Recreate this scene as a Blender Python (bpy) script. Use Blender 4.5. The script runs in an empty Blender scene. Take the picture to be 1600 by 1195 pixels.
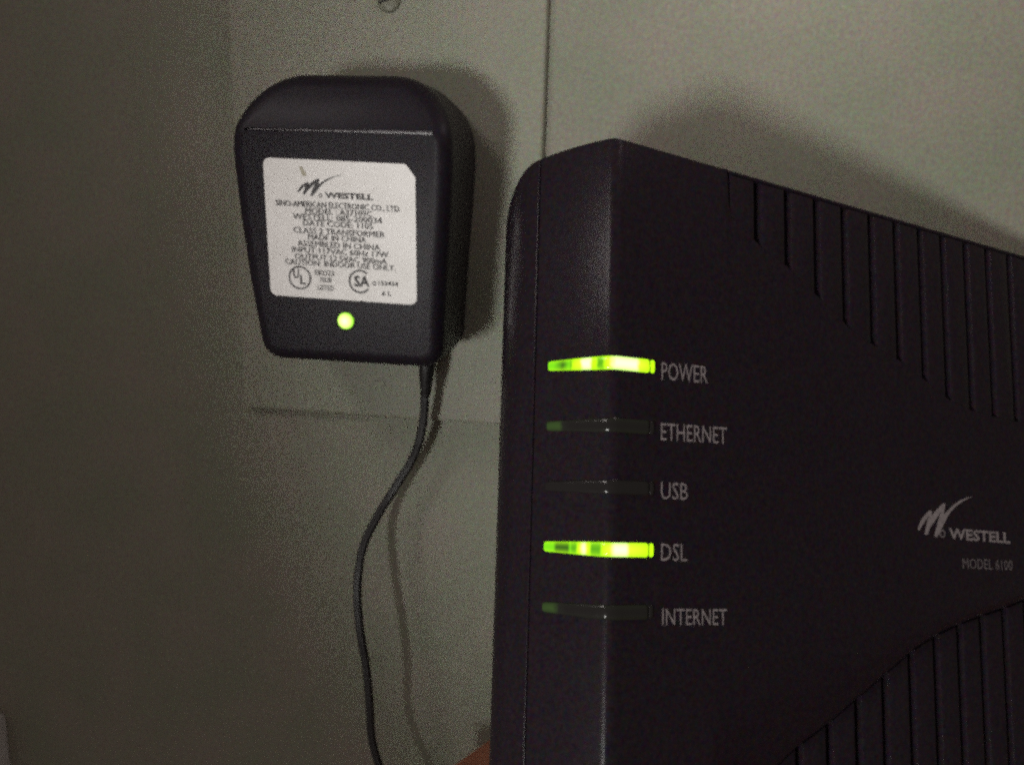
import bpy, math, random
from mathutils import Vector, Matrix
random.seed(7)
MM = 0.001
scene = bpy.context.scene
COL = scene.collection

# ------------------------------------------------------------------ camera
cd = bpy.data.cameras.new('camera')
cam = bpy.data.objects.new('camera', cd); COL.objects.link(cam)
CP = Vector((74.18, -248.02, 3.21))
CR = Vector((0.9878, 0.1531, 0.0277)); CU = Vector((-0.0608, 0.2155, 0.9746)); CF = Vector((-0.1432, 0.9644, -0.2222))
cam.matrix_world = Matrix(((CR.x, CU.x, -CF.x, CP.x*MM), (CR.y, CU.y, -CF.y, CP.y*MM), (CR.z, CU.z, -CF.z, CP.z*MM), (0, 0, 0, 1)))
cd.sensor_fit = 'HORIZONTAL'; cd.lens = 4.1; cd.sensor_width = 4.1*1600/1386
cd.clip_start = 0.005; cd.clip_end = 20
cd.dof.use_dof = True; cd.dof.focus_distance = 0.182; cd.dof.aperture_fstop = 3.0
scene.camera = cam

# ------------------------------------------------------------------ dim room light
world = bpy.data.worlds.new('World'); scene.world = world; world.use_nodes = True
bg = world.node_tree.nodes['Background']
bg.inputs[0].default_value = (1.0, 0.80, 0.73, 1); bg.inputs[1].default_value = 0.145
def aim(o, loc, tgt):
    o.location = Vector(loc)*MM
    o.rotation_euler = (Vector(tgt) - Vector(loc)).to_track_quat('-Z', 'Y').to_euler()
kl = bpy.data.lights.new('key_lamp', 'SPOT'); ko = bpy.data.objects.new('key_lamp', kl); COL.objects.link(ko)
aim(ko, (-152, -690, -128), (368, 0, 34))
kl.energy = 9.7; kl.color = (0.98, 0.98, 0.93); kl.shadow_soft_size = 0.056
kl.spot_size = math.radians(52.8); kl.spot_blend = 0.15
rl = bpy.data.lights.new('shadow_fill_lamp', 'AREA'); ro = bpy.data.objects.new('shadow_fill_lamp', rl); COL.objects.link(ro)  # added fill light out of view, lifts the modem's shadow on the wall
aim(ro, (112, -62, 104), (112, 0, 20))
rl.energy = 0.040; rl.color = (1.0, 0.87, 0.87); rl.shape = 'DISK'; rl.size = 0.05
hl = bpy.data.lights.new('ridge_highlight_lamp', 'SPOT'); ho = bpy.data.objects.new('ridge_highlight_lamp', hl); COL.objects.link(ho)  # added unseen spot, aimed to give the modem ridge its highlight
aim(ho, (-320, -442, 440), (85, -60, 0))
hl.energy = 4.8; hl.color = (1.0, .92, .88); hl.shadow_soft_size = .085; hl.spot_size = math.radians(42); hl.spot_blend = 1.0
scene.view_settings.view_transform = 'Standard'; scene.view_settings.look = 'None'
scene.view_settings.exposure = 0.0; scene.view_settings.gamma = 1.0
scene.view_settings.use_curve_mapping = False

# ------------------------------------------------------------------ materials
def newmat(name):
    m = bpy.data.materials.new(name); m.use_nodes = True
    nt = m.node_tree; return m, nt, nt.nodes['Principled BSDF']
def N(nt, t, **kw):
    n = nt.nodes.new(t)
    for k, v in kw.items(): setattr(n, k, v)
    return n
def mottled(name, c0, c1, rough, scale=900., bump=0.0, bscale=1500., spec=0.5, big=None, chroma=0.0):
    """two close tones in fine grain, plus fine relief"""
    m, nt, p = newmat(name)
    tc = N(nt, 'ShaderNodeTexCoord')
    no = N(nt, 'ShaderNodeTexNoise'); no.inputs['Scale'].default_value = scale; no.inputs['Detail'].default_value = 4
    nt.links.new(tc.outputs['Object'], no.inputs['Vector'])
    rp = N(nt, 'ShaderNodeValToRGB'); rp.color_ramp.elements[0].position = .3; rp.color_ramp.elements[1].position = .7
    rp.color_ramp.elements[0].color = (*c0, 1); rp.color_ramp.elements[1].color = (*c1, 1)
    nt.links.new(no.outputs['Fac'], rp.inputs['Fac'])
    out = rp.outputs['Color']
    if big:
        n2 = N(nt, 'ShaderNodeTexNoise'); n2.inputs['Scale'].default_value = big[0]; n2.inputs['Detail'].default_value = 5
        nt.links.new(tc.outputs['Object'], n2.inputs['Vector'])
        r2 = N(nt, 'ShaderNodeValToRGB'); r2.color_ramp.elements[0].position = .35; r2.color_ramp.elements[1].position = .68
        r2.color_ramp.elements[0].color = (*big[1], 1); r2.color_ramp.elements[1].color = (*big[2], 1)
        nt.links.new(n2.outputs['Fac'], r2.inputs['Fac'])
        mx = N(nt, 'ShaderNodeMixRGB', blend_type='MULTIPLY'); mx.inputs[0].default_value = 1
        nt.links.new(out, mx.inputs[1]); nt.links.new(r2.outputs['Color'], mx.inputs[2]); out = mx.outputs[0]
    if chroma:                                   # faint coloured speckle of the pigment
        n3 = N(nt, 'ShaderNodeTexNoise'); n3.inputs['Scale'].default_value = 1150; n3.inputs['Detail'].default_value = 2.5; n3.inputs['Roughness'].default_value = .75
        nt.links.new(tc.outputs['Object'], n3.inputs['Vector'])
        vm = N(nt, 'ShaderNodeVectorMath', operation='MULTIPLY_ADD'); vm.inputs[1].default_value = (2*chroma,)*3; vm.inputs[2].default_value = (1-chroma,)*3
        nt.links.new(n3.outputs['Color'], vm.inputs[0])
        m3 = N(nt, 'ShaderNodeVectorMath', operation='MULTIPLY')
        nt.links.new(out, m3.inputs[0]); nt.links.new(vm.outputs[0], m3.inputs[1]); out = m3.outputs[0]
    nt.links.new(out, p.inputs['Base Color'])
    p.inputs['Roughness'].default_value = rough; p.inputs['Specular IOR Level'].default_value = spec
    if bump:
        nb = N(nt, 'ShaderNodeTexNoise'); nb.inputs['Scale'].default_value = bscale; nb.inputs['Detail'].default_value = 3
        nt.links.new(tc.outputs['Object'], nb.inputs['Vector'])
        bp = N(nt, 'ShaderNodeBump'); bp.inputs['Strength'].default_value = bump; bp.inputs['Distance'].default_value = 0.0003
        nt.links.new(nb.outputs['Fac'], bp.inputs['Height']); nt.links.new(bp.outputs['Normal'], p.inputs['Normal'])
    return m
M_WALL = mottled('wall_paint', (.208, .215, .166), (.248, .250, .202), .62, 800, .08, 420, .35, (45, (.92, .98, .91), (1.07, 1.0, 1.02)), chroma=.55)
M_PLATE = mottled('plate_paint', (.222, .230, .177), (.262, .265, .213), .58, 800, .06, 420, .4, (45, (.93, .98, .92), (1.06, 1.0, 1.02)), chroma=.55)
M_SMUDGE = mottled('pencil_smudge', (.14, .145, .11), (.22, .22, .18), .7, 900)
M_BLK = mottled('black_textured_plastic', (.0128, .0090, .0124), (.0185, .0130, .0180), .25, 3000, .07, 5200, .095, chroma=1.3)
M_BLK2 = mottled('black_adapter_plastic', (.0092, .0068, .0108), (.0132, .0098, .0152), .45, 3000, .10, 5200, .18, chroma=1.3)
M_EDGE = mottled('crease_highlight_plastic', (.030, .026, .031), (.13, .12, .13), .34, 420, .1, 2000, .5)  # lighter tone that carries the crease highlight in its colour
M_GAP = mottled('dark_recess', (.004, .0035, .0045), (.006, .005, .006), .7, 900)
M_CORD = mottled('black_cord_vinyl', (.006, .0055, .006), (.009, .008, .009), .5, 1200, .1, 900, .5)
M_LABEL = mottled('sticker_paper', (.83, .82, .805), (.89, .88, .87), .5, 1100, .05, 900, .4, (120, (.94, .94, .93), (1, 1, 1)))
M_INK = mottled('black_ink', (.030, .028, .030), (.055, .05, .052), .6, 2500)
M_INKSOFT = mottled('worn_grey_ink', (.030, .028, .028), (.075, .07, .07), .6, 2500)
M_STAIN = mottled('yellow_stain', (.36, .34, .24), (.50, .47, .38), .6, 1500)
M_PRINT = mottled('grey_print', (.17, .15, .155), (.27, .24, .245), .55, 1600)
M_PRINT2 = mottled('faint_grey_print', (.095, .083, .088), (.165, .145, .15), .55, 1600)
M_PALE = mottled('pale_plastic', (.50, .51, .49), (.62, .63, .61), .5, 500)
M_SCREW = mottled('painted_screw', (.13, .137, .095), (.19, .19, .14), .45, 900)
def wood():
    m, nt, p = newmat('red_brown_wood')
    tc = N(nt, 'ShaderNodeTexCoord'); mp = N(nt, 'ShaderNodeMapping'); mp.inputs['Scale'].default_value = (9, 90, 90); mp.inputs['Rotation'].default_value = (0, 0, .15)
    nt.links.new(tc.outputs['Object'], mp.inputs['Vector'])
    no = N(nt, 'ShaderNodeTexNoise'); no.inputs['Scale'].default_value = 6; no.inputs['Detail'].default_value = 8; no.inputs['Distortion'].default_value = .6
    nt.links.new(mp.outputs['Vector'], no.inputs['Vector'])
    rp = N(nt, 'ShaderNodeValToRGB'); e = rp.color_ramp.elements
    e[0].position = .3; e[0].color = (.22, .075, .042, 1); e[1].position = .72; e[1].color = (.44, .165, .095, 1)
    nt.links.new(no.outputs['Fac'], rp.inputs['Fac']); nt.links.new(rp.outputs['Color'], p.inputs['Base Color'])
    p.inputs['Roughness'].default_value = .38
    bp = N(nt, 'ShaderNodeBump'); bp.inputs['Strength'].default_value = .15; bp.inputs['Distance'].default_value = .0003
    nt.links.new(no.outputs['Fac'], bp.inputs['Height']); nt.links.new(bp.outputs['Normal'], p.inputs['Normal'])
    return m
M_WOOD = wood()
def lens_mat(name, stops, base=(.02, .03, .01), rough=.16, wob=.025, rim=(.36, .82, .004)):
    """clear light pipe: colour and strength of its glow vary along its length"""
    m, nt, p = newmat(name)
    at = N(nt, 'ShaderNodeAttribute', attribute_name='along')
    tc = N(nt, 'ShaderNodeTexCoord'); no = N(nt, 'ShaderNodeTexNoise'); no.inputs['Scale'].default_value = 900; no.inputs['Detail'].default_value = 3
    nt.links.new(tc.outputs['Object'], no.inputs['Vector'])
    ma = N(nt, 'ShaderNodeMath', operation='MULTIPLY_ADD'); ma.inputs[1].default_value = wob*2; ma.inputs[2].default_value = -wob
    nt.links.new(no.outputs['Fac'], ma.inputs[0])
    ad = N(nt, 'ShaderNodeMath', operation='ADD'); nt.links.new(at.outputs['Fac'], ad.inputs[0]); nt.links.new(ma.outputs[0], ad.inputs[1])
    rp = N(nt, 'ShaderNodeValToRGB'); cr = rp.color_ramp
    while len(cr.elements) > 1: cr.elements.remove(cr.elements[0])
    cr.elements[0].position = stops[0][0]; cr.elements[0].color = (*stops[0][1], 1)
    for pos, c in stops[1:]:
        e = cr.elements.new(pos); e.color = (*c, 1)
    nt.links.new(ad.outputs[0], rp.inputs['Fac'])
    p.inputs['Base Color'].default_value = (*base, 1); p.inputs['Roughness'].default_value = rough; p.inputs['Specular IOR Level'].default_value = .3
    bp = N(nt, 'ShaderNodeBump'); bp.inputs['Strength'].default_value = .22; bp.inputs['Distance'].default_value = .0006
    nb = N(nt, 'ShaderNodeTexNoise'); nb.inputs['Scale'].default_value = 330; nb.inputs['Detail'].default_value = 1
    nt.links.new(tc.outputs['Object'], nb.inputs['Vector']); nt.links.new(nb.outputs['Fac'], bp.inputs['Height']); nt.links.new(bp.outputs['Normal'], p.inputs['Normal'])
    ac = N(nt, 'ShaderNodeAttribute', attribute_name='across')
    mx = N(nt, 'ShaderNodeMixRGB'); mx.inputs[2].default_value = (*rim, 1)
    sc_ = N(nt, 'ShaderNodeMath', operation='MULTIPLY'); sc_.inputs[1].default_value = .75; nt.links.new(ac.outputs['Fac'], sc_.inputs[0])
    nt.links.new(sc_.outputs[0], mx.inputs[0]); nt.links.new(rp.outputs['Color'], mx.inputs[1])
    nt.links.new(mx.outputs[0], p.inputs['Emission Color']); p.inputs['Emission Strength'].default_value = 1.3
    return m
G1 = (.16, .62, .004); GD = (.02, .085, .004); GM = (.08, .34, .004); YG = (.54, .98, .002); YB = (.72, 1.0, .03); WH = (1.05, 1.15, .62)
M_LIT_A = lens_mat('lit_green_light_pipe', [(0, G1), (.06, G1), (.11, GM), (.15, GD), (.19, GM), (.22, G1), (.235, GM), (.26, YG), (.33, YB), (.365, WH), (.42, WH), (.445, YG), (.485, YG), (.505, GM), (.54, GM), (.57, YG), (.61, YB), (.655, WH), (.86, WH), (.90, YB), (1, YG)])
M_LIT_B = lens_mat('lit_green_light_pipe_segmented', [(0, G1), (.10, G1), (.13, GD), (.245, GD), (.265, G1), (.285, GM), (.32, GM), (.34, YG), (.36, YB), (.40, WH), (.425, YB), (.45, YG), (.47, GM), (.545, GM), (.57, YG), (.63, YB), (.67, WH), (.77, WH), (.81, YB), (1, YG)], wob=.006)
M_TIP = lens_mat('lit_green_tip', [(0, G1), (1, YG)])
K = (.0015, .002, .001)
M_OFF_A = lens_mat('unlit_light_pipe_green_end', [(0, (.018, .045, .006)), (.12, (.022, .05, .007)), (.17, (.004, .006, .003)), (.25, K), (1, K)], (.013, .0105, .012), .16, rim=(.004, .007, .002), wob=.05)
M_OFF_B = lens_mat('unlit_light_pipe', [(0, K), (1, K)], (.013, .0105, .012), .18, rim=K)
def dot_mat():
    m, nt, p = newmat('lit_green_indicator')
    lw = N(nt, 'ShaderNodeAttribute', attribute_name='along')
    rp = N(nt, 'ShaderNodeValToRGB'); e = rp.color_ramp.elements
    e[0].position = .0; e[0].color = (1.15, 1.25, .7, 1); e[1].position = 1; e[1].color = (.28, .75, .02, 1)
    q = e.new(.72); q.color = (.78, 1.05, .25, 1)
    nt.links.new(lw.outputs['Fac'], rp.inputs['Fac']); nt.links.new(rp.outputs['Color'], p.inputs['Emission Color'])
    p.inputs['Emission Strength'].default_value = 1.2; p.inputs['Base Color'].default_value = (.1, .2, .02, 1)
    return m
M_DOT = dot_mat()

# ------------------------------------------------------------------ mesh helpers (millimetres)
def empty(name, loc, label=None, cat=None):
    o = bpy.data.objects.new(name, None); COL.objects.link(o); o.empty_display_size = .01
    o.location = Vector(loc)*MM
    if label: o['label'] = label; o['category'] = cat
    return o
SCL = [1.0]
def mk(name, V, Fc, mat, parent=None, org=(0, 0, 0), smooth=False, along=None, angle=None, across=None):
    org = Vector(org)
    me = bpy.data.meshes.new(name)
    me.from_pydata([tuple((Vector(v) - org)*(MM*SCL[0])) for v in V], [], Fc); me.validate(); me.update()
    if along is not None and len(along) == len(me.vertices):
        at = me.attributes.new('along', 'FLOAT', 'POINT'); at.data.foreach_set('value', along)
    if across is not None and len(across) == len(me.vertices):
        at = me.attributes.new('across', 'FLOAT', 'POINT'); at.data.foreach_set('value', across)
    me.materials.append(mat)
    o = bpy.data.objects.new(name, me); COL.objects.link(o)
    if smooth:
        me.polygons.foreach_set('use_smooth', [True]*len(me.polygons))
        if angle: 
            me.set_sharp_from_angle(angle=math.radians(angle))
    if parent: o.parent = parent
    return o
def fix(o):
    import bmesh
    bm = bmesh.new(); bm.from_mesh(o.data); bmesh.ops.recalc_face_normals(bm, faces=bm.faces); bm.to_mesh(o.data); bm.free()
def rings(R, cap0=True, cap1=True):
    V = []; Fc = []; n = len(R[0])
    for r in R: V += r
    for i in range(len(R)-1):
        for j in range(n):
            k = (j+1) % n
            Fc.append((i*n+j, i*n+k, (i+1)*n+k, (i+1)*n+j))
    if cap0: Fc.append(tuple(range(n))[::-1])
    if cap1: Fc.append(tuple((len(R)-1)*n+j for j in range(n)))
    return V, Fc
def grid(cols):
    V = []; Fc = []; n = len(cols[0])
    for c in cols: V += c
    for i in range(len(cols)-1):
        for j in range(n-1):
            Fc.append((i*n+j, (i+1)*n+j, (i+1)*n+j+1, i*n+j+1))
    return V, Fc
def interp(T, x):
    if x <= T[0][0]: return T[0][1]
    for (a, b), (c, d) in zip(T, T[1:]):
        if x <= c: return b + (d-b)*(x-a)/(c-a)
    return T[-1][1]
def catmull(P, n=8):
    out = []; P = [Vector(p) for p in P]
    for i in range(len(P)-1):
        p0, p1, p2, p3 = P[max(i-1, 0)], P[i], P[i+1], P[min(i+2, len(P)-1)]
        for k in range(n):
            t = k/n
            out.append(.5*((2*p1) + (p2-p0)*t + (2*p0-5*p1+4*p2-p3)*t*t + (3*p1-p0-3*p2+p3)*t**3))
    out.append(P[-1]); return out
def tube(path, rad, seg=14, twin=0.0):
    R = []; up = Vector((0, 1, 0))
    for i, p in enumerate(path):
        d = (path[min(i+1, len(path)-1)] - path[max(i-1, 0)]).normalized()
        x = up.cross(d).normalized(); y = d.cross(x)
        r = rad(i/(len(path)-1)) if callable(rad) else rad
        R.append([tuple(p + (x*math.cos(2*math.pi*j/seg) + y*math.sin(2*math.pi*j/seg))*r*(1-twin*math.sin(2*math.pi*j/seg)**4)) for j in range(seg)])
    return rings(R)
def rrect(x0, x1, z0, z1, r, n=6):
    rs = r if isinstance(r, (list, tuple)) else [r]*4   # order: BR, TR, TL, BL
    P = []
    for (cx, cz, a0, q) in ((x1-rs[0], z0+rs[0], -90, rs[0]), (x1-rs[1], z1-rs[1], 0, rs[1]), (x0+rs[2], z1-rs[2], 90, rs[2]), (x0+rs[3], z0+rs[3], 180, rs[3])):
        for i in range(n+1):
            a = math.radians(a0 + 90*i/n); P.append((cx + q*math.cos(a), cz + q*math.sin(a)))
    return P
def inset(P, d):
    n = len(P); out = []
    for i in range(n):
        a = Vector(P[i-1]); b = Vector(P[i]); c = Vector(P[(i+1) % n])
        e1 = (b-a).normalized(); e2 = (c-b).normalized()
        n1 = Vector((-e1.y, e1.x)); n2 = Vector((-e2.y, e2.x)); m = n1+n2
        m = m*(1/max(.35, m.dot(m)*.5))*.5*1.0 if m.length > 1e-6 else n1
        m = (n1+n2).normalized() / max(.5, (n1+n2).normalized().dot(n1))
        out.append(tuple(b + m*d))
    return out
# ---- lettering: flat meshes from the built-in font
def text2d(body, bold=0.0, shear=0.0, space=1.0):
    c = bpy.data.curves.new('tmp', 'FONT'); c.body = body; c.size = 1; c.offset = bold; c.shear = shear; c.space_character = space; c.resolution_u = 2
    o = bpy.data.objects.new('tmp', c); COL.objects.link(o)
    bpy.context.view_layer.update()
    ev = o.evaluated_get(bpy.context.evaluated_depsgraph_get()); me = ev.to_mesh()
    V = [(v.co.x, v.co.y) for v in me.vertices]; Fc = [tuple(p.vertices) for p in me.polygons]
    ev.to_mesh_clear(); bpy.data.objects.remove(o); bpy.data.curves.remove(c)
    return V, Fc
_h = text2d('H'); CAP = max(v[1] for v in _h[0]) - min(v[1] for v in _h[0])
def lettering(body, x0, x1, y0, h, f, mat, parent, org=(0, 0, 0), slope=0.0, bold=0.0, shear=0.0, space=1.0, name='lettering', strike=0.0):
    """fit the words between x0 and x1 on baseline y0 with cap height h; f maps (x,y) to 3D"""
    V, Fc = text2d(body, bold, shear, space)
    a = min(v[0] for v in V); b = max(v[0] for v in V)
    W = []
    for x, y in V:
        X = x0 + (x-a)/(b-a)*(x1-x0); Y = y0 + y/CAP*h + slope*(X-x0)
        W.append(f(X, Y))
    if strike:                                   # heavier stroke: a second, slightly shifted impression
        k = len(W); W += [f(x0 + (x-a)/(b-a)*(x1-x0) + strike, y0 + y/CAP*h + slope*((x-a)/(b-a)*(x1-x0)) - strike*.4, .012) for x, y in V]
        Fc = Fc + [tuple(q+k for q in t) for t in Fc]
    return mk(name, W, Fc, mat, parent, org)
def ribbon(P, lift, f):
    """tapered brush stroke; P = [(x, y, width)]"""
    Q = []
    for i in range(len(P)-1):
        p0, p1, p2, p3 = [Vector(P[k]) for k in (max(i-1, 0), i, i+1, min(i+2, len(P)-1))]
        for k in range(6):
            t = k/6; Q.append(.5*((2*p1)+(p2-p0)*t+(2*p0-5*p1+4*p2-p3)*t*t+(3*p1-p0-3*p2+p3)*t**3))
    Q.append(Vector(P[-1])); V = []; Fc = []
    for i, q in enumerate(Q):
        d = (Q[min(i+1, len(Q)-1)] - Q[max(i-1, 0)]); d = Vector((d.x, d.y)).normalized(); nn = Vector((-d.y, d.x))
        for s in (1, -1): V.append(f(q.x + nn.x*q.z/2*s, q.y + nn.y*q.z/2*s, lift))
        if i: Fc.append((2*i-2, 2*i-1, 2*i+1, 2*i))
    return V, Fc
def brush_logo(x0, x1, y0, y1, f, mat, parent, org=(0, 0, 0)):
    S = [[(262, 552, 26), (325, 430, 50), (420, 308, 26)], [(422, 305, 24), (405, 430, 58), (352, 608, 40)],
         [(385, 510, 50), (480, 360, 66), (597, 212, 26)], [(597, 212, 26), (548, 390, 52), (470, 632, 40)],
         [(482, 610, 44), (565, 430, 66), (650, 312, 40), (785, 188, 30), (962, 100, 5)]]
    V = []; Fc = []
    g = lambda x, y, lift: f(x0 + (x-245)/(960-245)*(x1-x0), y1 - (y-100)/(632-100)*(y1-y0), lift)
    for i, s in enumerate(S):
        v, fc = ribbon(s, i*.012, g); k = len(V); V += v; Fc += [tuple(a+k for a in q) for q in fc]
    return mk('brush_logo', V, Fc, mat, parent, org)
def ringmark(cx, cy, r0, r1, f, mat, parent, a0=0, a1=360, name='ring_mark', org=(0, 0, 0)):
    V = []; Fc = []; n = 40
    for i in range(n+1):
        a = math.radians(a0 + (a1-a0)*i/n)
        V += [f(cx + r0*math.cos(a), cy + r0*math.sin(a)), f(cx + r1*math.cos(a), cy + r1*math.sin(a))]
        if i: Fc.append((2*i-2, 2*i-1, 2*i+1, 2*i))
    return mk(name, V, Fc, mat, parent, org)

# ------------------------------------------------------------------ the wall
w = mk('wall', [(-500, 0, -600), (600, 0, -600), (600, 0, 400), (-500, 0, 400)], [(0, 1, 2, 3)], M_WALL); w['kind'] = 'structure'

# ------------------------------------------------------------------ wooden desk
ZD = -165.
top = [(39.0, -0.8), (18.5, -35.5), (18.5, -306), (420, -306), (420, -0.8)]
V = []
for z, i in ((ZD-20, 0.0), (ZD-1.2, 0.0), (ZD-.35, .35), (ZD, 1.2)):
    P = inset(top, i); V.append([(x, y, z) for x, y in P])
v, fc = rings(V)
d = mk('wooden_desk', v, fc, M_WOOD); fix(d)
d['label'] = 'reddish brown wooden desk corner at the bottom beside the modem'; d['category'] = 'desk'

# ------------------------------------------------------------------ outlet wall plate
PO = (0, 0, -66.5)
plate = empty('outlet_plate', PO, 'painted wall plate behind the plugged-in power adapter', 'wall plate')
hw, hh = 44.5, 66.5
R = []
for y, i in ((-.25, .5), (-.45, 0), (-2.0, .25), (-2.4, .55), (-2.55, 1.1)):
    R.append([(x, y, z) for x, z in inset(rrect(-hw, hw, -hh, hh, 2.2, 4), i)])
v, fc = rings(R, True, True); o = mk('cover_plate', v, fc, M_PLATE, plate, PO); fix(o)
# painted-over screw near the upper edge
cx, cz = 1.6, 49.2
R = [[(cx + r*math.cos(2*math.pi*j/24), y, cz + r*math.sin(2*math.pi*j/24)) for j in range(24)] for r, y in ((3.3, -2.5), (3.3, -2.75), (2.9, -3.05), (1.6, -3.25), (.5, -3.3))]
v, fc = rings(R, False, True); sc = mk('screw', v, fc, M_SCREW, plate, PO, True); fix(sc)
v = [(cx-2.7, -3.33, cz-1.2), (cx+2.5, -3.33, cz+.6), (cx+2.3, -3.33, cz+1.2), (cx-2.9, -3.33, cz-.6)]
mk('screw_slot', v, [(0, 1, 2, 3)], M_GAP, sc, PO)
R = [[(x, y, z) for x, z in inset(rrect(-16.5, 16.5, -31, 20, 3, 5), i)] for y, i in ((-2.5, 0), (-3.2, .1), (-3.4, .5))]
v, fc = rings(R); o = mk('receptacle', v, fc, M_PLATE, plate, PO); fix(o)
# faint pencil squiggle under the adapter
v = []; fc = []
f2 = lambda x, z, l: (x, -2.585-l, z)
for i, s in enumerate(([(-4.2, -57.6, .25), (-2.6, -55.2, .35), (-1.6, -54.4, .15)], [(-1.2, -54.6, .15), (.3, -55.3, .35), (-.4, -56.9, .3), (-1.4, -57.4, .12)])):
    a, b = ribbon(s, i*.01, f2); k = len(v); v += a; fc += [tuple(q+k for q in t) for t in b]
mk('pencil_mark', v, fc, M_SMUDGE, plate, PO)

# ------------------------------------------------------------------ pale strip at the left edge
R = [[(x, y, z) for x, z in inset(rrect(-154, -139.2, -300, -184, 1.2, 3), i)] for y, i in ((-.1, 0), (-6, 0), (-7, .6), (-7.3, 1.6))]
v, fc = rings(R); o = mk('cable_cover', v, fc, M_PALE, smooth=True, angle=35); fix(o)
o['label'] = 'pale plastic strip on the wall at the lower left photo edge'; o['category'] = 'cable cover'

# ------------------------------------------------------------------ power adapter
AO = (0, 0, -43)
ad = empty('power_adapter', AO, 'black plug-in power adapter with white printed label and green light', 'power adapter')
ZC = 13.4; KF = .0625
def yface(z):                      # front face depth: flat label face, roof sloping back above the crease
    y = -38.5 + (13 - z)*KF
    if z > ZC: y += (z-ZC)*.58
    return y
def outline():
    P = []
    def arc(cx, cz, rx, rz, a0, a1, n):
        for i in range(n+1):
            a = math.radians(a0 + (a1-a0)*i/n); P.append((cx + rx*math.cos(a), cz + rz*math.sin(a)))
    arc(18.9, -38.9, 5.6, 4.9, -90, -5, 7)          # bottom right
    P += [(25.5, -20), (26.5, -5)]
    P += [(27.0, 6), (26.9, 9)]
    arc(10.5, 9.5, 16.5, 17.6, 8, 90, 12)          # top right
    arc(-11.2, 9.5, 16.9, 17.6, 90, 172, 12)       # top left
    P += [(-28.2, 9), (-28.2, 5), (-27.4, -8), (-25.9, -24)]
    arc(-18.0, -38.7, 5.9, 5.1, 185, 270, 7)        # bottom left
    return P
OUT = outline()
# snap two points to the crease height on each side
def ring_at(ins, yo, yfix=None):
    P = inset(OUT, ins) if ins else OUT
    return [(x, (yface(z) + yo) if yfix is None else yfix, z) for x, z in P]
base = [[(x, y, z) for x, z in inset(OUT, i)] for y, i in ((-3.45, 1.2), (-3.5, .9), (-12.6, .25), (-12.9, .55))]
v, fc = rings(base); o = mk('base_shell', v, fc, M_BLK2, ad, AO, True, angle=40); fix(o)
v, fc = rings([[(x, y, z) for x, z in inset(OUT, 1.0)] for y in (-12.5, -14.0)]); o = mk('parting_seam', v, fc, M_GAP, ad, AO); fix(o)
R = [ring_at(.45, 0, -13.2), ring_at(.05, 0, -13.6)]
RR = 3.6
for k in range(8):
    a = math.radians(90*k/7)
    R.append(ring_at(RR*(1-math.cos(a)), RR*(1-math.sin(a))))
n = len(OUT); v, fc = rings(R, True, False)
# face: label plane and roof are separate flats joined by a narrow crease
last = R[-1]; b0 = (len(R)-1)*n
lo = [j for j in range(n) if last[j][2] < ZC-.45]; hi = [j for j in range(n) if last[j][2] >= ZC-.45]
start = hi[0]; hi = [(start+i) % n for i in range(len(hi))]; lo = [(hi[-1]+1+i) % n for i in range(len(lo))]
def lerp_at(jA, jB, z):
    A = Vector(last[jA]); B = Vector(last[jB]); t = (z-A.z)/(B.z-A.z); p = A + (B-A)*t; return (p.x, yface(z), z)
cr = [ (lerp_at(lo[-1], hi[0], ZC-.32), lerp_at(lo[0], hi[-1], ZC-.32)), (lerp_at(lo[-1], hi[0], ZC+.32), lerp_at(lo[0], hi[-1], ZC+.32)) ]
k = len(v); v += [cr[0][0], cr[0][1], cr[1][0], cr[1][1]]     # k: right low, k+1: left low, k+2: right high, k+3: left high
fc.append(tuple([b0+j for j in lo] + [k, k+1]))
fc.append((k, k+2, k+3, k+1))
fc.append(tuple([b0+j for j in hi] + [k+3, k+2]))
fc.append((b0+lo[-1], b0+hi[0], k+2, k)); fc.append((b0+hi[-1], b0+lo[0], k+1, k+3))
cov = mk('front_cover', v, fc, M_BLK2, ad, AO, True, angle=50); fix(cov)
# highlight painted along the scuffed crease as a lighter strip, widening rightward
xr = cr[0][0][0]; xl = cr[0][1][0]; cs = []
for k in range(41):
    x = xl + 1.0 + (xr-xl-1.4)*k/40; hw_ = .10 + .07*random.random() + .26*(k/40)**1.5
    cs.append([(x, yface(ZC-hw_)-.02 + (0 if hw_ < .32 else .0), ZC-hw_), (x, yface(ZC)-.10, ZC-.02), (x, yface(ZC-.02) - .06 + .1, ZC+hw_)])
v, fc2 = grid(cs); o = mk('crease_highlight', v, fc2, M_EDGE, ad, AO, True); fix(o)
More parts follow.
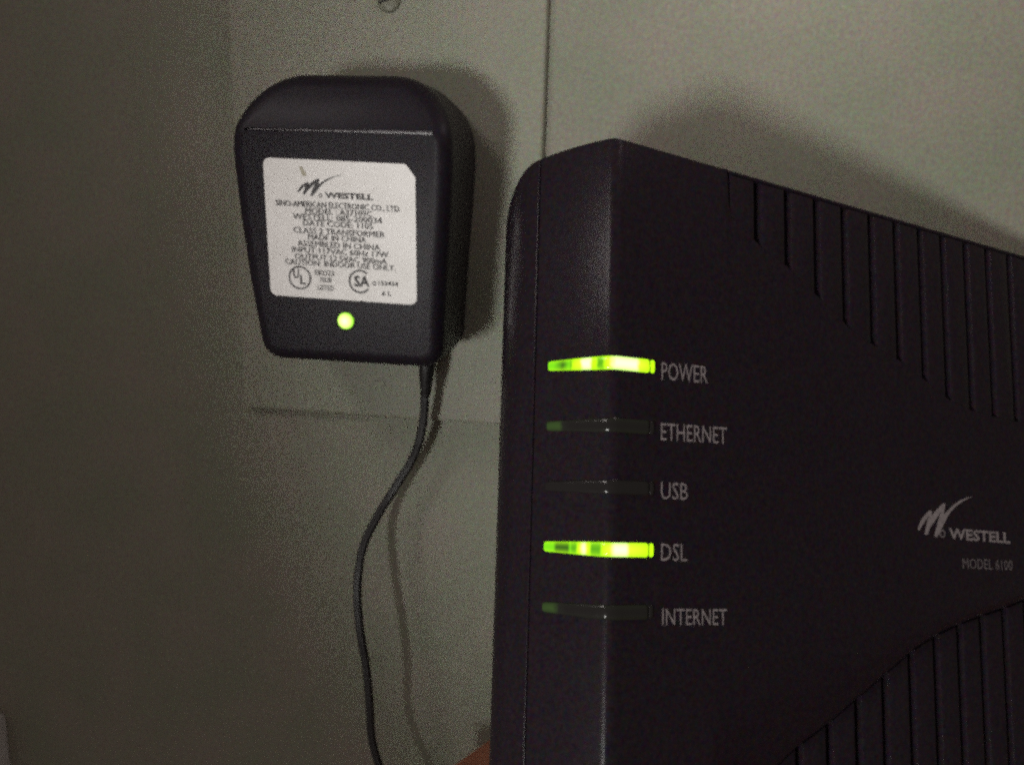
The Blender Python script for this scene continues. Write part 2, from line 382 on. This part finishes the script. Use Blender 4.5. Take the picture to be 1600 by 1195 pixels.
# label sticker on the face plane
def face(lift):
    return lambda x, z, l=0.0: (x, yface(z) - lift - l, z)
LB = rrect(-19.6, 18.4, -27.2, 6.5, [1.7, .5, 1.7, 1.7], 5)
LB = [p for p in LB if not (p[0] > 16.2 and p[1] > 3.6)]
ii = max(i for i, p in enumerate(LB) if p[0] > 15 and p[1] < 0) + 1
LB[ii:ii] = [(18.4, 3.5), (18.1, 3.0+.9), (16.4, 6.1), (15.9, 6.5)]
LB = [(x, z - .019*x) for x, z in LB]
R = [[face(.0)(x, z) for x, z in LB], [face(.10)(x, z) for x, z in LB], [face(.14)(x, z) for x, z in inset(LB, .08)]]
v, fc = rings(R, False, True); st = mk('label_sticker', v, fc, M_LABEL, ad, AO); fix(st)
FT = face(.17)
SL = -.018
lines = [('SINO-AMERICAN ELECTRONIC CO., LTD.', -16.94, 14.55, -3.75), ('MODEL : A37109C', -9.43, 7.5, -5.43), ('WESTELL: 085-200034', -12.73, 9.91, -6.86),
         ('DATE CODE: 1105', -10.12, 7.6, -8.39), ('CLASS 2 TRANSFORMER', -12.73, 10.53, -10.19), ('MADE IN CHINA', -9.03, 5.75, -11.78), ('ASSEMBLED IN CHINA', -11.82, 9.23, -13.39),
         ('INPUT:117VAC 60Hz 17W', -13.36, 11.3, -14.99), ('OUTPUT:12.5VAC 900mA', -12.72, 10.91, -16.66), ('CAUTION: INDOOR USE ONLY.', -15.35, 13.0, -18.09)]
for i, (t, x0, x1, zc) in enumerate(lines):
    lettering(t, x0, x1, zc-.66, 1.36, FT, M_INK if i in (0, 4) else M_INKSOFT, st, AO, SL, 0, strike=.13)
lettering('WESTELL', -4.29, 7.96, -2.2, 1.25, FT, M_INK, st, AO, SL, .045)
brush_logo(-11.3, .2, -1.85, 3.3, FT, M_INK, st, AO)
ringmark(-5.35, -1.75, .28, .5, FT, M_INK, st, org=AO)
ringmark(-11.62, -22.05, 2.55, 2.98, FT, M_INK, st, org=AO)
lettering('U', -13.35, -11.75, -22.1, 2.2, FT, M_INK, st, AO, 0, .03); lettering('L', -11.6, -10.1, -23.6, 2.2, FT, M_INK, st, AO, 0, .03)
ringmark(4.01, -22.33, 2.5, 2.95, FT, M_INK, st, 48, 318, org=AO)
lettering('SA', 2.45, 6.45, -23.5, 2.5, FT, M_INK, st, AO, 0, .035)
lettering('E82323', -7.65, -2.6, -21.1, 1.2, FT, M_INKSOFT, st, AO, SL, .02); lettering('70U8', -6.5, -3.4, -22.9, 1.2, FT, M_INK, st, AO, SL, .02); lettering('LISTED', -7.1, -2.9, -24.85, 1.2, FT, M_INKSOFT, st, AO, SL, .02)
ringmark(7.65, -22.6, .3, .55, FT, M_INK, st, org=AO)
lettering('153434', 8.7, 13.7, -23.0, 1.05, FT, M_INK, st, AO, SL, .03); lettering('6 L', 9.5, 12.0, -25.5, 1.05, FT, M_INK, st, AO, SL, .03)
a, b = ribbon([(-10.3, 5.1, .25), (-9.8, 4.3, .9), (-9.2, 3.1, 1.0), (-8.9, 2.7, .2)], 0, FT)
mk('stain', a, b, M_STAIN, st, AO)
# indicator light
cx, cz = -.1, -32.45; R = []; al = []
for r, yo in ((2.15, .3), (2.1, -.25), (1.9, -.55), (1.4, -.85), (.7, -1.02), (.15, -1.06)):
    R.append([(cx + r*math.cos(2*math.pi*j/28), yface(cz) + yo, cz + r*math.sin(2*math.pi*j/28)) for j in range(28)]); al += [min(1, r/2.1)]*28
v, fc = rings(R, False, True); o = mk('indicator_light', v, fc, M_DOT, ad, AO, True, along=al); fix(o)
R = [[(cx + r*math.cos(2*math.pi*j/28), yface(cz) + yo, cz + r*math.sin(2*math.pi*j/28)) for j in range(28)] for r, yo in ((2.25, .1), (2.3, -.12), (2.6, -.12), (2.7, .1))]
v, fc = rings(R, False, False); o = mk('light_bezel', v, fc, M_GAP, ad, AO, True); fix(o)
# cord and strain relief
sr = catmull([(15.2, -12.5, -41.5), (15.0, -12.0, -48.5), (14.4, -11.0, -56.5)], 6)
v, fc = tube(sr, lambda t: 2.25 if t < .55 else 2.25 - 2.0*(t-.55), 16); o = mk('strain_relief', v, fc, M_CORD, ad, AO, True, angle=50); fix(o)
path = catmull([(14.6, -11.3, -53.5), (14.2, -10.9, -57.5), (13.7, -10.0, -63.0), (12.1, -9.0, -71.0), (9.0, -8.0, -78.4), (3.6, -8.4, -87.7), (-.5, -12.0, -95.5), (-3.0, -16.0, -103.1), (-3.4, -19.5, -113.4), (-2.3, -21.0, -124.9), (-.5, -21.0, -137.1), (.5, -21.0, -149.6), (.6, -20.0, -160.5), (2.9, -20.0, -170.5), (8, -21, -184), (9, -24, -200), (2, -26, -225), (-4, -24, -260)], 7)
v, fc = tube(path, 1.24, 24, .38); o = mk('cord', v, fc, M_CORD, ad, AO, True); fix(o)

# ------------------------------------------------------------------ modem
O = Vector((66.71, -70.85, 11.96)); SIZE = 1.1333; SCL[0] = SIZE   # ridge top; size of the drawn units in mm
A = Vector((-.0513, .3560, .9331)).normalized()
B = (CR - A*CR.dot(A)).normalized(); NN = B.cross(A)
er = Vector((.91383, -.40610)); el = Vector((-.87806, -.47855))
ROT = Matrix(((B.x, -NN.x, A.x), (B.y, -NN.y, A.y), (B.z, -NN.z, A.z)))       # local x = right, y = away, z = up along the ridge
# Empty sits on the desk under the ridge
s0 = (ZD - O.z)/A.z
mo_org = O + A*s0
mo = empty('modem', (0, 0, 0), 'black ribbed desktop modem with five light bars, two glowing green', 'modem')
mo.matrix_world = Matrix.Translation(mo_org*MM) @ ROT.to_4x4()
HZ = -s0/SIZE                                       # ridge top height in local z
IR = ROT.inverted(); DOWN = IR @ Vector((0, 0, -1)); DOWN.x = 0
def to_desk(p, d):                              # slide local point p along d until it meets the desk top
    z = (ROT @ p).z; dz = (ROT @ d).z
    return p + d*((.3 - z)/dz)
# cross-section path by arc length
def tang(l):
    ar = math.atan2(er.y, er.x)                  # heading going right
    if l >= 1.5: return ar
    def left(l):
        if l > -14.4: return math.radians(27.5 + 3.5*min(1, max(0, (-l-1.5)/6)) + 1.5*min(1, max(0, (-l-7)/7)))
        return math.radians(32.5 + 60*min(1, (-l-14.4)/13.4))
    if l <= -1.5: return left(l)
    t = (l+1.5)/3.0; t = t*t*(3-2*t)
    return left(-1.5)*(1-t) + ar*t
STEP = .1; PATH = {}
p = Vector((0, -.35)); PATH[0] = p.copy()
for i in range(1, 1260):
    a = tang((i-.5)*STEP); p = p + Vector((math.cos(a), math.sin(a)))*STEP; PATH[i] = p.copy()
p = Vector((0, -.35))
for i in range(1, 460):
    a = tang(-(i-.5)*STEP); p = p - Vector((math.cos(a), math.sin(a)))*STEP; PATH[-i] = p.copy()
def sec(l):
    f = l/STEP; i = math.floor(f); t = f-i
    i = max(-458, min(1257, i)); return PATH[i]*(1-t) + PATH[i+1]*t
def S(l, s, d=0.0):
    """point on the shell: arc length l from the ridge, s up the ridge (0 = ridge top), d below the surface"""
    q = sec(l); a = tang(l); nx, ny = -math.sin(a), math.cos(a)
    return Vector((q.x - nx*d, -(q.y - ny*d), HZ + s))
XMIN = min(((i*STEP, PATH[i].x) for i in range(-450, -144)), key=lambda q: q[1])
def s_top(l):
    if l >= 0: return -.06*l
    if l > -14.4: return -.0055*l*l
    f = 1 if l < XMIN[0] else min(1, max(0, (sec(-14.4).x - sec(l).x)/(sec(-14.4).x - XMIN[1])))
    return -1.14 - 10*(1 - math.sqrt(max(0, 1-f*f)))
UB = [(22.9, -1.36), (23.2, -7.5), (23.8, -10.2), (30.2, -14.6), (37, -17.9), (44.1, -22.8), (51.2, -27.6), (57.6, -30.3), (64.1, -32.6), (70.3, -35.8), (76.2, -38.9), (82.7, -40.6), (89.3, -41.5), (97.6, -42.0), (110, -41.0), (126, -38)]
LB2 = [(12, -140), (20, -116), (28, -108), (37.4, -101.9), (45.3, -98.0), (52, -94.2), (58.6, -90.5), (65.5, -86.6), (72.2, -83.8), (78.7, -81.9), (85.1, -80.4), (91.7, -79.0), (97, -77.6), (110, -75), (126, -73)]
# front shell ------------------------------------------------------
def bottom_s(l, d=0.0):
    p = S(l, -100, d); q = to_desk(p, Vector((0, 0, -1))); return q.z - HZ
cols = []
LS = [(-14.36, 2.4), (-14.36, .10), (-14.25, .02), (-14.0, 0)]
l = -13.0
while l < -2: LS.append((l, 0)); l += .8
l = -1.8
while l < 2: LS.append((l, 0)); l += .2
for l in (3, 5, 8, 11, 12, 13, 14, 15, 16, 17, 18, 19, 20, 21, 22, 22.9, 23.0, 23.2, 23.8, 25, 28, 30.2, 33, 37, 40, 44.1, 47, 51.2, 54, 57.6, 61, 64.1, 67, 70.3, 73, 76.2, 79, 82.7, 86, 89.3, 93, 97.6, 103.7): LS.append((l, 0))
LS += [(104, .3), (104, 2.4)]
for l, ex in LS:
    st_ = s_top(l) if l < 22.85 else min(s_top(l), interp(UB, l))
    lowv = l > 12
    sb = interp(LB2, l) if lowv else bottom_s(l)
    bw = 1.9 if lowv else .3; bd = 1.35 if lowv else .1
    d = ex
    c = [S(l, st_, max(2.4, d)), S(l, st_, max(.45 if l < 22.9 else .05, d)), S(l, st_-.18, max(.13 if l < 22.9 else .01, d)), S(l, st_-.5, d)]
    for k in range(1, 5): c.append(S(l, st_-.5 + (sb+bw-st_+.5)*k/4, d))
    c += [S(l, sb+bw*.45, max(bd*.35, d)), S(l, sb, max(bd, d)), S(l, sb, max(3.2, d))]
    cols.append(c)
v, fc = grid(cols); fs = mk('front_shell', v, fc, M_BLK, mo, (0, 0, 0), True, angle=40)
fix(fs)
# side shell ---------------------------------------------------------
cols = []
LSS = [(-14.54, 2.4), (-14.54, .10), (-14.65, .02), (-14.9, 0)]
l = -15.8
while l > -41: LSS.append((l, 0)); l -= .7
for l, ex in LSS:
    st_ = s_top(l); d = ex
    p0 = S(l, st_, d); bs = bottom_s(l)
    cols.append([S(l, st_, max(3.0, d)), S(l, st_, max(.7, d)), S(l, st_-.25, max(.2, d)), S(l, st_-.8, d), S(l, -60, d), to_desk(S(l, -60, d), Vector((0, 0, -1)))])
v, fc = grid(cols); o = mk('side_shell', v, fc, M_BLK, mo, (0, 0, 0), True, angle=40); fix(o)
# core behind the shells: closed body with an upright back
ls = [-40, -34, -29, -26, -23, -20, -17, -14.4, -11, -8, -5, -2.5, -1, 0, 1, 2.5, 6, 12, 20, 22.5, 40, 60, 80, 92, 103.5]
LBk = sec(-41) + Vector((1.5, -.5)); RBk = er*103.5 + Vector((0, -6))
rows = [[], [], [], []]
for i, l in enumerate(ls):
    dd = 2.2 if l > -30 else 1.2
    ft = S(l, s_top(l) - (.5 if l > -14 else 1.2), dd)
    if l > 22.4: ft = S(l, s_top(l) - .5, 3.0)
    t = i/(len(ls)-1); q = LBk*(1-t) + RBk*t
    bt = Vector((q.x, -q.y, ft.z))
    rows[0].append(to_desk(Vector(ft), Vector((0, 0, -1)))); rows[1].append(ft); rows[2].append(bt); rows[3].append(to_desk(Vector(bt), DOWN))
n = len(ls); v = rows[0] + rows[1] + rows[2] + rows[3]; fc = []
for r in range(4):
    r2 = (r+1) % 4
    for i in range(n-1): fc.append((r*n+i, r*n+i+1, r2*n+i+1, r2*n+i))
fc.append((0, n, 2*n, 3*n)); fc.append((n-1, 2*n-1, 3*n-1, 4*n-1))
o = mk('core_body', v, fc, M_GAP, mo); fix(o)
# vent ribs ------------------------------------------------------------
def rib(t0, t1, topf, botf, d0, name, ce=1.0):
    c = .5; n = 4; T = [t0 + (t1-t0)*k/n for k in range(n+1)]
    def loop(i, d):
        ti = [min(max(t, t0+i), t1-i) for t in T]
        P = [S(t, topf(t)-i, d) for t in ti] + [S(t, botf(t)+i*ce, d) for t in reversed(ti)]
        return P
    v, fc = rings([loop(0, 3.05), loop(0, d0+c), loop(c*.35, d0+c*.3), loop(c, d0)], True, True)
    o = mk(name, v, fc, M_BLK, mo, (0, 0, 0), True, angle=35); fix(o); return o
GU = [22.77, 29.76, 36.69, 43.55, 50.31, 57.12, 63.65, 70.19, 76.38, 82.93, 89.29, 95.83, 104.3]
for g0, g1 in zip(GU, GU[1:]):
    hg = .72
    rib(g0+hg, g1-hg if g1 < 104 else 103.9, lambda t: s_top(t)-.75, lambda t: interp(UB, t)+.02, .05, 'upper_vent_rib', .05)
cs = []
for k in range(41):
    t = 23.1 + (103.9-23.1)*k/40; st_ = s_top(t)
    cs.append([S(t, st_, 3.0), S(t, st_, .35), S(t, st_-.2, .12), S(t, st_-.62, .1), S(t, st_-.72, .3), S(t, st_-.72, 3.0)])
v, fc = grid(cs); o = mk('top_rim', v, fc, M_BLK, mo, (0, 0, 0), True, angle=40); fix(o)
GL = [18.5, 25.1, 31.7, 38.36, 45.2, 51.89, 58.44, 65.15, 71.65, 78.02, 84.24, 90.64, 97.0, 104.6]
for g0, g1 in zip(GL, GL[1:]):
    t0, t1 = g0+.75, min(g1-.75, 103.9)
    rib(t0, t1, lambda t: interp(LB2, t)-.08, lambda t: bottom_s(t)+.2, 1.15, 'lower_vent_rib')
# light bars ---------------------------------------------------------
def bar(s, mat, tipmat, tilt=0.0):
    L0, L1 = -11.75, 6.75
    def build(name, l0, l1, m, parent, nn):
        cs = []; al = []; ac = []
        for k in range(nn+1):
            f = k/nn; l = l0 + (l1-l0)*f
            e = min(f, 1-f)*(l1-l0); h = 1.12*(.70 + .30*min(1, (l-L0)/9.5)) - (.22*(1-min(1, e/.4))**2)
            lift = .3 if e > .01 else .2
            c0 = s + tilt*l
            cs.append([tuple(S(l, c0+y*h, dd)) for y, dd in ((-1, .4), (-1, -.12), (-.86, -.8*lift), (-.5, -lift), (0, -lift), (.5, -lift), (.86, -.8*lift), (1, -.12), (1, .4))])
            al += [(l-L0)/(L1-L0)]*9; ac += [1, 1, .75, .25, 0, .25, .75, 1, 1]
        v, fc = grid(cs); m_ = len(cs[0]); fc += [tuple(range(m_)), tuple(nn*m_ + j for j in range(m_))[::-1]]
        o = mk(name, v, fc, m, parent, (0, 0, 0), True, along=al, angle=50, across=ac); fix(o); return o
    b = build('light_bar', L0, L1, mat, mo, 60)
    build('lens_tip', L1+.28, 7.75, tipmat, b, 6)
    # dark recess line round the lens
    return b
for s, m, t, lab in ((-38.75, M_LIT_A, M_TIP, 'glowing green power light bar'), (-48.95, M_OFF_A, M_OFF_B, 'unlit bar with faint green end'), (-58.9, M_OFF_B, M_OFF_B, 'unlit dark bar'), (-68.75, M_LIT_B, M_TIP, 'glowing green segmented light bar'), (-78.45, M_OFF_A, M_OFF_B, 'unlit bar with faint green end')):
    b = bar(s, m, t); b['label'] = lab
# printed words and logo ------------------------------------------------
FM = lambda t, s, l=0.0: tuple(S(t, s, -.05-l))
for t, x0, x1, s, h, sl in (('POWER', 9.2, 18.5, -40.8, 2.95, .02), ('ETHERNET', 9.15, 22.45, -50.85, 2.8, .01), ('USB', 9.2, 14.5, -60.5, 2.75, 0), ('DSL', 9.3, 14.4, -70.4, 2.75, -.01), ('INTERNET', 9.6, 22.3, -80.55, 2.55, -.02)):
    lettering(t, x0, x1, s, h, FM, M_PRINT, mo, (0, 0, 0), sl)
lettering('WESTELL', 74.6, 91.6, -65.9, 1.95, FM, M_PRINT, mo, (0, 0, 0), -.037, .03)
lettering('MODEL 6100', 78.0, 91.9, -71.5, 1.9, FM, M_PRINT2, mo, (0, 0, 0), -.025, .0)
brush_logo(66.3, 81.3, -65.6, -57.6, FM, M_PRINT, mo)
ringmark(72.9, -65.0, .45, .8, FM, M_PRINT2, mo)

scene.render.engine = 'CYCLES'
scene.cycles.filter_width = 2.6
scene.cycles.use_denoising = False
scene.cycles.use_adaptive_sampling = True; scene.cycles.adaptive_threshold = .075; scene.cycles.adaptive_min_samples = 14
